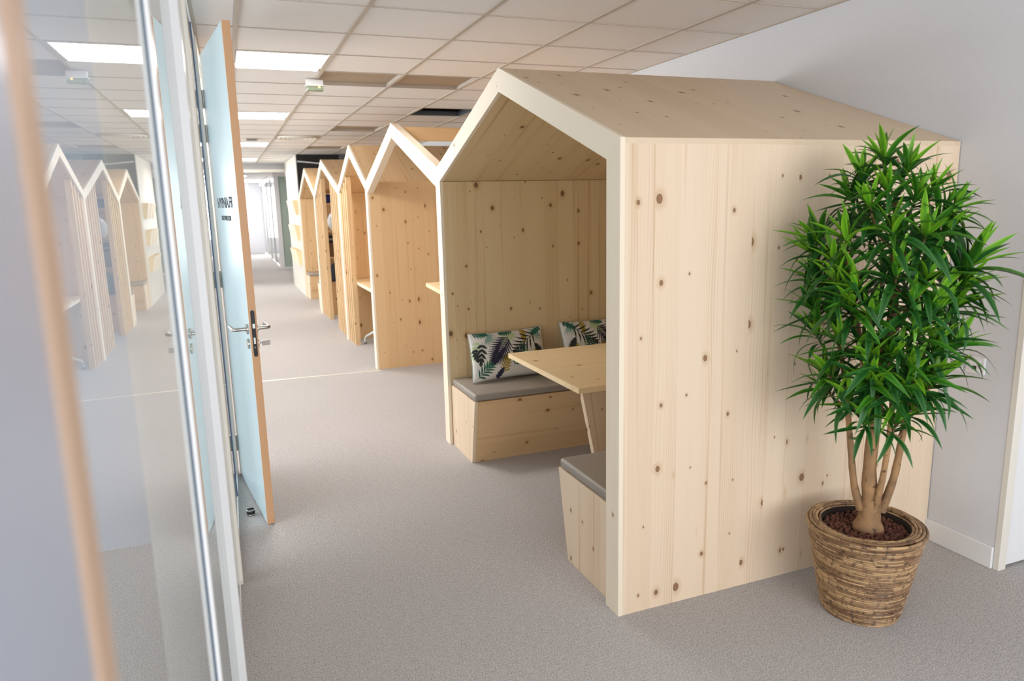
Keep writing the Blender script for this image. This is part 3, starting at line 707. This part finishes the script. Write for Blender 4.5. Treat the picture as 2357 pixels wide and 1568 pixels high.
# ------------------------------------------------------------------ pillows with a printed leaf pattern
def leaf_print(W_, H_, fronds, res):
    nx, ny = int(W_*res), int(H_*res)
    X, Y = np.meshgrid((np.arange(nx+1))/res, (np.arange(ny+1))/res); img = np.empty(X.shape+(3,)); img[:] = srgb(226, 221, 214)[:3]
    def blade(p0, p1, w_, c, bend=.0):
        p0 = np.array(p0); p1 = np.array(p1); d = p1-p0; ln = np.hypot(*d)+1e-9; d = d/ln; n = np.array([-d[1], d[0]])
        s = ((X-p0[0])*d[0]+(Y-p0[1])*d[1])/ln; q = (X-p0[0])*n[0]+(Y-p0[1])*n[1]; q = q-bend*ln*4*s*(1-s)
        msk = (s > 0) & (s < 1) & (np.abs(q) < w_*np.sin(np.pi*np.clip(s, 0, 1)**.8)); img[msk] = c
    for (x, y, ang, ln, kind, c) in fronds:
        d = np.array([math.cos(ang), math.sin(ang)]); n = np.array([-d[1], d[0]]); o = np.array([x, y]); c = np.array(c[:3])
        if kind == 'fan':
            for k in range(-5, 6):
                a = ang+k*.27; blade(o, o+ln*.75*np.array([math.cos(a), math.sin(a)]), ln*.045, c)
            continue
        blade(o-d*ln*.1, o+d*ln, .0022, c)
        N = {'palm': 13, 'fern': 7, 'broad': 5}[kind]; sp = {'palm': .55, 'fern': .5, 'broad': .42}[kind]; wd = {'palm': .0062, 'fern': .0065, 'broad': .010}[kind]
        for k in range(N):
            s = .08+.9*k/(N-1); ll = ln*sp*(.45+.75*math.sin(math.pi*(s*.8+.12)))*(1-.35*s)
            for sg in (-1, 1):
                a = ang+sg*(1.05-.55*s); p = o+d*ln*s; blade(p, p+ll*np.array([math.cos(a), math.sin(a)]), wd, c, bend=-sg*.07)
        blade(o+d*ln*.9, o+d*ln*1.25, wd, c)
    return X, Y, img
NAVY, GRN, OCH, SAGE, BLK, LIME = [srgb(*c) for c in ((40, 38, 62), (38, 100, 84), (170, 144, 52), (140, 168, 158), (44, 46, 44), (190, 206, 160))]
def fronds(seed):
    f = [(.05, .27, -1.9, .11, 'broad', LIME), (.12, .29, -.6, .10, 'fan', SAGE), (.21, .24, .4, .12, 'fern', LIME), (.45, .10, 1.2, .10, 'fan', SAGE), (.52, .30, -2.2, .11, 'fan', SAGE), (.08, .08, .6, .08, 'broad', LIME),
         (.02, .33, -.15, .10, 'fern', GRN), (.33, .335, -2.9, .10, 'fern', GRN), (.56, .33, -2.6, .09, 'broad', GRN), (.22, .03, 1.25, .12, 'fern', OCH), (.40, .33, -1.5, .09, 'broad', OCH), (.36, .22, -1.0, .08, 'broad', LIME),
         (.03, .02, .65, .14, 'fern', GRN), (.30, .07, .95, .15, 'fern', GRN), (.44, .03, .25, .12, 'fern', GRN), (.08, .25, -1.75, .13, 'broad', BLK), (.02, .22, -1.4, .08, 'broad', BLK), (.50, .29, -2.55, .21, 'fern', BLK), (.47, .16, -.4, .10, 'broad', OCH),
         (.285, .285, -2.25, .20, 'palm', NAVY), (.17, .0, .9, .07, 'broad', NAVY), (.55, .12, 2.2, .09, 'fern', BLK)]
    if seed: f = [((.58-x) if seed == 1 else x, y, math.pi-a, l, k, c) for x, y, a, l, k, c in f]
    return f
def pillow(name, BL, BR, TL, seed, label):
    BL, BR, TL = map(Vector, (BL, BR, TL)); ex = BR-BL; ey = TL-BL; W_, H_ = ex.length, ey.length; n = ex.cross(ey).normalized()
    if n.y > 0: n = -n
    X, Y, img = leaf_print(.58, .335, fronds(seed), 420)
    ny, nx = X.shape
    def surf(side):
        pts = []
        for r in range(ny):
            for c in range(nx):
                u, v = c/(nx-1), r/(ny-1)
                uu, vv = 2*u-1, 2*v-1
                puff = .055*((1-uu**2)**.5 if abs(uu) < 1 else 0)**.9*((1-vv**2)**.5 if abs(vv) < 1 else 0)**.9
                pin = .030
                u2 = u+pin*uu*-(1-vv*vv)*.55*abs(uu)**3; v2 = v+pin*1.6*vv*-(1-uu*uu)*.75*abs(vv)**3
                wr = .002*math.sin(uu*9+vv*5)*(1-abs(vv))
                pts.append(BL+ex*u2+ey*v2+n*(side*(puff+wr+.003)))
        return pts
    root = thing(name, label, 'pillow', tuple(BL+ex*.5), 'leaf patterned pillows')
    vs = [tuple(p) for p in surf(1)]
    fs = [(r*nx+c, r*nx+c+1, (r+1)*nx+c+1, (r+1)*nx+c) for r in range(ny-1) for c in range(nx-1)]
    me = bpy.data.meshes.new('front_cover'); me.from_pydata(vs, [], fs)
    at = me.color_attributes.new('print', 'FLOAT_COLOR', 'POINT'); at.data.foreach_set('color', np.concatenate([img, np.ones(X.shape+(1,))], -1).ravel())
    for p in me.polygons: p.use_smooth = True
    tm = bpy.data.materials.get('printed_linen')
    if tm is None:
        q = NT('printed_linen'); a = q.n('ShaderNodeVertexColor'); a.layer_name = 'print'; q.base(a.outputs[0]); q.set(Roughness=.85); q.bump(q.noise(q.obj(), 700, 2), .15, .001); tm = q.m
    obj('front_cover', me, tm, root, label='white linen printed with navy, green and ochre leaves')
    bk = surf(-1); st = 6
    m = MB(); rows_ = [[bk[r*nx+c] for c in list(range(0, nx-1, st))+[nx-1]] for r in list(range(0, ny-1, st))+[ny-1]]
    m.grid(rows_); obj('back_cover', m, plain('linen_back', srgb(222, 216, 208), .85), root)
    sm = MB(); edge = [Vector(vs[i])-n*.003 for i in list(range(0, nx, 8))+[(r*nx+nx-1) for r in range(0, ny, 8)]+[(ny-1)*nx+c for c in range(nx-1, -1, -8)]+[r*nx for r in range(ny-1, -1, -8)]]
    sm.tube(edge, .0035, 6, caps=False); obj('seam_piping', sm, bpy.data.materials['printed_linen_seam'] if 'printed_linen_seam' in bpy.data.materials else plain('printed_linen_seam', srgb(150, 158, 148), .85), root)
pillow('pillow', (.105, 2.075, .474), (.665, 2.135, .474), (.125, 2.225, .775), 0, 'rectangular pillow printed with leaves, left one on the far bench')
pillow('pillow', (.80, 2.10, .485), (1.33, 2.16, .478), (.80, 2.235, .80), 1, 'leaf printed pillow half hidden behind the table and front post')

# ------------------------------------------------------------------ wall sockets
def socket(y0, y1, z0, z1, label, kindp):
    t = thing('wall_socket', label, 'socket', (XW, (y0+y1)/2, (z0+z1)/2), 'white sockets low on the right wall')
    obj('plate', B(XW-.009, XW, y0, y1, z0, z1), M['plastic'], t, bevel=.003)
    yc, zc = (y0+y1)/2, (z0+z1)/2
    obj('insert', B(XW-.013, XW-.009, yc-.024, yc+.024, zc-.024, zc+.024), M['white_lac'], t, bevel=.001)
    if kindp: obj('data_port', B(XW-.0138, XW-.013, yc-.010, yc+.010, zc-.018, zc-.002), M['dark_port'], t)
    else:
        for s in (-1, 1):
            m = MB(); m.tube([(XW-.0138, yc+s*.01, zc), (XW-.012, yc+s*.01, zc)], .0028, 10); obj('pin_hole', m, M['dark_port'], t)
socket(-.207, -.122, .846, .922, 'white data socket plate with a dark port', True)
socket(-.107, -.022, .842, .918, 'white power socket plate beside the booth, partly behind leaves', False)

# ------------------------------------------------------------------ potted tree
PC = Vector((.918, -.327, 0)); PH, RT, RB = .374, .218, .146
pot = thing('potted_tree', 'tall green leafy plant in a round rattan pot beside the largest booth', 'plant', tuple(PC))
n = 46; m = MB()
def cane(m, R, z, r, idx, seg=72, ns=7, wob=.0012):
    rows_, uvs = [], []
    ph = random.uniform(0, 6)
    for k in range(seg+1):
        a = 2*math.pi*k/seg; dz = wob*math.sin(a*3+ph)+wob*.7*math.sin(a*7+ph*2); dr = wob*math.sin(a*5+ph)
        rows_.append([PC+Vector(((R+dr+r*math.cos(q))*math.cos(a), (R+dr+r*math.cos(q))*math.sin(a), z+dz+r*math.sin(q))) for q in [2*math.pi*j/ns for j in range(ns+1)]])
        uvs.append([(k/seg, idx) for j in range(ns+1)])
    m.grid(rows_, uvs)
for k in range(n):
    f = k/(n-1); z = .005+f*(PH-.032); R = RB+(RT-RB)*(z/PH)**.9-.006
    cane(m, R, z, .0043, k, wob=.0007)
obj('cane_wrap', m, M['rattan'], pot, kind='stuff')
for k in range(5):
    m = MB(); cane(m, .166+.0115*k, PH-.008-(.006 if k in (0, 4) else 0), .0058, 60+k*3, wob=.0008); obj('rim_cane', m, M['rattan'], pot)
m = MB(); cane(m, .212, PH-.019, .0066, 77, wob=.0008); obj('rim_cane', m, M['rattan'], pot)
m = MB(); m.lathe([(0, .004), (RB-.012, .004), (RT-.055, PH-.012), (RT-.059, PH-.012), (RT-.06, PH-.045), (0, PH-.045)], tuple(PC), 40); obj('inner_liner', m, M['soil'], pot)
# clay pebbles
pm = []
for k in range(5):
    bm = bmesh.new(); bmesh.ops.create_icosphere(bm, subdivisions=1, radius=1)
    for v in bm.verts: v.co *= random.uniform(.78, 1.15)
    me = bpy.data.meshes.new('clay_pebble'); bm.to_mesh(me); bm.free(); me.materials.append(M['clay'][k % 2])
    for p in me.polygons: p.use_smooth = True
    pm.append(me)
for k in range(290):
    r = .150*math.sqrt((k+.5)/290); a = k*2.39996
    o = bpy.data.objects.new('clay_pebble', pm[k % 5]); COL.objects.link(o); o.parent = pot
    o.location = (r*math.cos(a)+random.uniform(-.004, .004), r*math.sin(a)+random.uniform(-.004, .004), PH-.044+random.uniform(.004, .012))
    s = random.uniform(.008, .0125); o.scale = (s, s*random.uniform(.8, 1.1), s*random.uniform(.75, 1)); o.rotation_euler = (random.uniform(0, 6), random.uniform(0, 6), random.uniform(0, 6))
# plane through the trunk for placing, in metres: a to the right as seen from the room, z height, e towards the viewer
Ra = Vector((.66, -.751, 0)); Rd = Vector((-.751, -.66, 0))
def pp(a, z, e=0.0): return PC+Ra*a+Rd*e+Vector((0, 0, z))
# trunks
def stem(name, pts, rad, mat='bark'):
    P = [pp(*p) for p in pts]; path, rr = [], []
    for i in range(len(P)-1):
        for k in range(5):
            f = k/5; q0 = P[max(i-1, 0)]; q3 = P[min(i+2, len(P)-1)]; q1, q2 = P[i], P[i+1]
            path.append(.5*((2*q1)+(q2-q0)*f+(2*q0-5*q1+4*q2-q3)*f*f+(3*q1-q0-3*q2+q3)*f**3)); rr.append((rad[i]+(rad[i+1]-rad[i])*f)*random.uniform(.94, 1.08))
    path.append(P[-1]); rr.append(rad[-1]); m = MB(); m.tube(path, rr, 10); obj(name, m, M[mat], pot)
    return P
S = []
stem('root_flare', [(.01, .300, 0), (.01, .345, 0), (.012, .40, 0), (.015, .47, 0)], [.036, .056, .041, .036])
S += stem('trunk', [(.012, .42, 0), (.0, .60, .01), (.008, .80, 0), (.02, 1.0, -.01), (.04, 1.2, 0), (.03, 1.42, 0), (.02, 1.62, 0)], [.032, .025, .023, .021, .018, .013, .008])
S += stem('trunk', [(-.02, .42, .01), (-.05, .52, .01), (-.075, .70, .0), (-.095, .86, .02), (-.12, 1.02, .03), (-.16, 1.16, .03)], [.018, .014, .012, .011, .009, .007])
S += stem('trunk', [(.05, .42, 0), (.085, .56, -.01), (.105, .75, -.02), (.12, .93, 0), (.15, 1.06, .0), (.20, 1.18, .02)], [.018, .014, .012, .011, .009, .007])
S += stem('trunk', [(.03, .44, .025), (.05, .60, .03), (.06, .80, .03), (.05, .96, .03), (.0, 1.12, .05)], [.013, .011, .010, .009, .008])
S += stem('branch', [(.0, .88, -.02), (-.06, 1.05, -.04), (-.10, 1.25, -.03), (-.13, 1.40, 0)], [.016, .014, .011, .007])
S += stem('branch', [(.03, 1.1, 0), (.11, 1.25, -.03), (.17, 1.42, -.02)], [.014, .011, .007])
S += stem('branch', [(.04, 1.2, 0), (.13, 1.25, .03), (.21, 1.31, .03)], [.011, .008, .005])
# leaf clusters, placed from the outline of the crown: (a, z, e)
CL = [(-0.026, 1.735, 0.013), (-0.092, 1.679, 0.036), (-0.005, 1.618, 0.118), (0.047, 1.697, 0.016), (0.128, 1.615, 0.047), (-0.124, 1.609, 0.015), (-0.054, 1.574, 0.134), (0.077, 1.599, 0.109), (0.16, 1.545, 0.018), (0.019, 1.484, 0.178), (0.115, 1.472, 0.146), (-0.217, 1.444, 0.0), (-0.239, 1.4, 0.0), (-0.115, 1.454, 0.146), (-0.155, 1.368, 0.115), (-0.049, 1.472, 0.041), (0.195, 1.556, 0.0), (0.169, 1.477, 0.024), (0.039, 1.337, 0.175), (0.126, 1.324, 0.139), (0.246, 1.354, 0.0), (0.236, 1.289, 0.0), (-0.133, 1.292, 0.134), (-0.215, 1.293, 0.0), (-0.072, 1.286, 0.166), (-0.095, 1.224, 0.157), (-0.028, 1.183, 0.177), (0.091, 1.245, 0.159), (0.165, 1.211, 0.103), (0.222, 1.211, 0.0), (-0.228, 1.19, 0.0), (-0.211, 1.087, 0.0), (-0.121, 1.093, 0.142), (-0.02, 1.046, 0.178), (0.038, 1.044, 0.175), (0.099, 1.128, 0.155), (0.17, 1.081, 0.097), (0.238, 1.073, 0.0), (-0.149, 0.961, 0.12), (0.098, 0.997, 0.155), (0.175, 0.953, 0.091), (-0.025, 0.961, 0.177), (-0.163, 0.887, 0.026), (-0.074, 0.889, 0.166), (0.008, 0.933, 0.178), (0.097, 0.936, 0.156), (0.169, 0.936, 0.025), (-0.026, 0.816, 0.177), (0.071, 0.809, 0.167), (0.134, 0.835, 0.032), (-.08, 1.50, -.12), (.10, 1.42, -.14), (-.16, 1.22, -.10), (.14, 1.12, -.13), (-.04, 1.0, -.15), (.10, .92, -.12), (.0, 1.32, -.15)]
def leaf_mesh(droop, fold, wid, curl):
    m = MB(); N = 7; rows_, uvs = [], []
    for i in range(N+1):
        s = i/N; wv = wid*(math.sin(math.pi*min(1, s*.93+.07))**.8)*(1-.25*s)
        if i == N: wv = wid*.03
        a = droop*s; x = s*math.cos(a*.6); z = -.55*droop*s*s*.8+curl*math.sin(math.pi*s)*.06
        rows_.append([(x, -wv, z+fold*wv), (x, 0, z), (x, wv, z+fold*wv)]); uvs.append([(-1, s), (0, s), (1, s)])
    m.grid(rows_, uvs); return m
LV = [leaf_mesh(d, f, w_, c) for d, f, w_, c in ((.1, .45, .088, .5), (.45, .4, .080, 1), (.75, .35, .076, 1.3), (1.1, .3, .074, 1.8), (.35, .5, .070, -.5))]
LM = {}
for k, lv in enumerate(LV):
    for q in range(3):
        me = lv.mesh('leaf', off=False); me.materials.append(M['leaf'][q])
        LM[k, q] = me
leaves = []
for ci, (a, z, e) in enumerate(CL):
    c = pp(a, z, e); out = Vector((c.x-PC.x, c.y-PC.y, 0)); out = out-0*out
    # stalk from the nearest stem point below
    cand = [s for s in S if s.z < c.z-.03] or S
    base = min(cand, key=lambda s: (s-c).length+.3*abs(s.z-(c.z-.12)))
    axis = (out*2.6+Vector((0, 0, .75))+Vector((random.uniform(-.2, .2), random.uniform(-.2, .2), 0))).normalized()
    m = MB(); mid = (base+c)/2+Vector((0, 0, -.03)); m.tube([base, mid, c-axis*.03, c+axis*.02], [.006, .005, .0045, .004], 6); obj('stalk', m, M['stalk'] if ci % 2 else M['bark'], pot)
    nl = 20 if z > .88 else 14
    if a > .24 and z > 1.3: nl = 28
    t1 = axis.orthogonal().normalized(); t2 = axis.cross(t1)
    for k in range(nl):
        f = (k+.5)/nl; phi = k*2.39996+ci; el = math.radians(78-92*f+random.uniform(-9, 9))
        dr = (t1*math.cos(phi)+t2*math.sin(phi))*math.cos(el)+axis*math.sin(el)
        ln = (.070+.118*math.sin(math.pi*(.10+.68*f)))*random.uniform(.85, 1.18)*(1.0 if .9 < z < 1.5 else .88)*(1.35 if a > .24 and z > 1.3 else 1)
        start = c+axis*(.02-.055*f)
        up = axis if abs(dr.dot(axis)) < .9 else t1
        up = (up*.5+Vector((0, 0, .8))); yv = up.cross(dr)
        if yv.length < 1e-3: continue
        yv.normalize(); zv = dr.cross(yv); rot = Matrix((dr, yv, zv)).transposed().to_4x4()
        roll = Matrix.Rotation(random.uniform(-.5, .5), 4, 'X')
        mt = Matrix.Translation(start) @ rot @ roll @ Matrix.Diagonal((ln, ln*random.uniform(.85, 1.1), ln, 1))
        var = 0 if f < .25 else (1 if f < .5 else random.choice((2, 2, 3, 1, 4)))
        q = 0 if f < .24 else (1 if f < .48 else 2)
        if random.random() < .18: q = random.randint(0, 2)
        tip = start+dr*ln
        if (tip-PC).y > .31: continue
        leaves.append(((tip-Vector(CAM)).length-.35*ln*4, mt, var, q))
leaves.sort(key=lambda x: x[0])
pinv = Matrix.Translation(-PC)
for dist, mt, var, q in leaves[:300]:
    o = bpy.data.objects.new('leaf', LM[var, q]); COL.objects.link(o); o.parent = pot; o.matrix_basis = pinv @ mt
rest = MB()
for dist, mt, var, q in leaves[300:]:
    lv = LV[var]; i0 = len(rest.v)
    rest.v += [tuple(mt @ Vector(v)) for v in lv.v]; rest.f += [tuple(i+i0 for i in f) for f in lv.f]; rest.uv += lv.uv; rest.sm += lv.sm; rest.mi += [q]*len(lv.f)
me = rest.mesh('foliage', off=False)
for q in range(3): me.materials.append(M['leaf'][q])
obj('foliage', me, None, pot, kind='stuff')
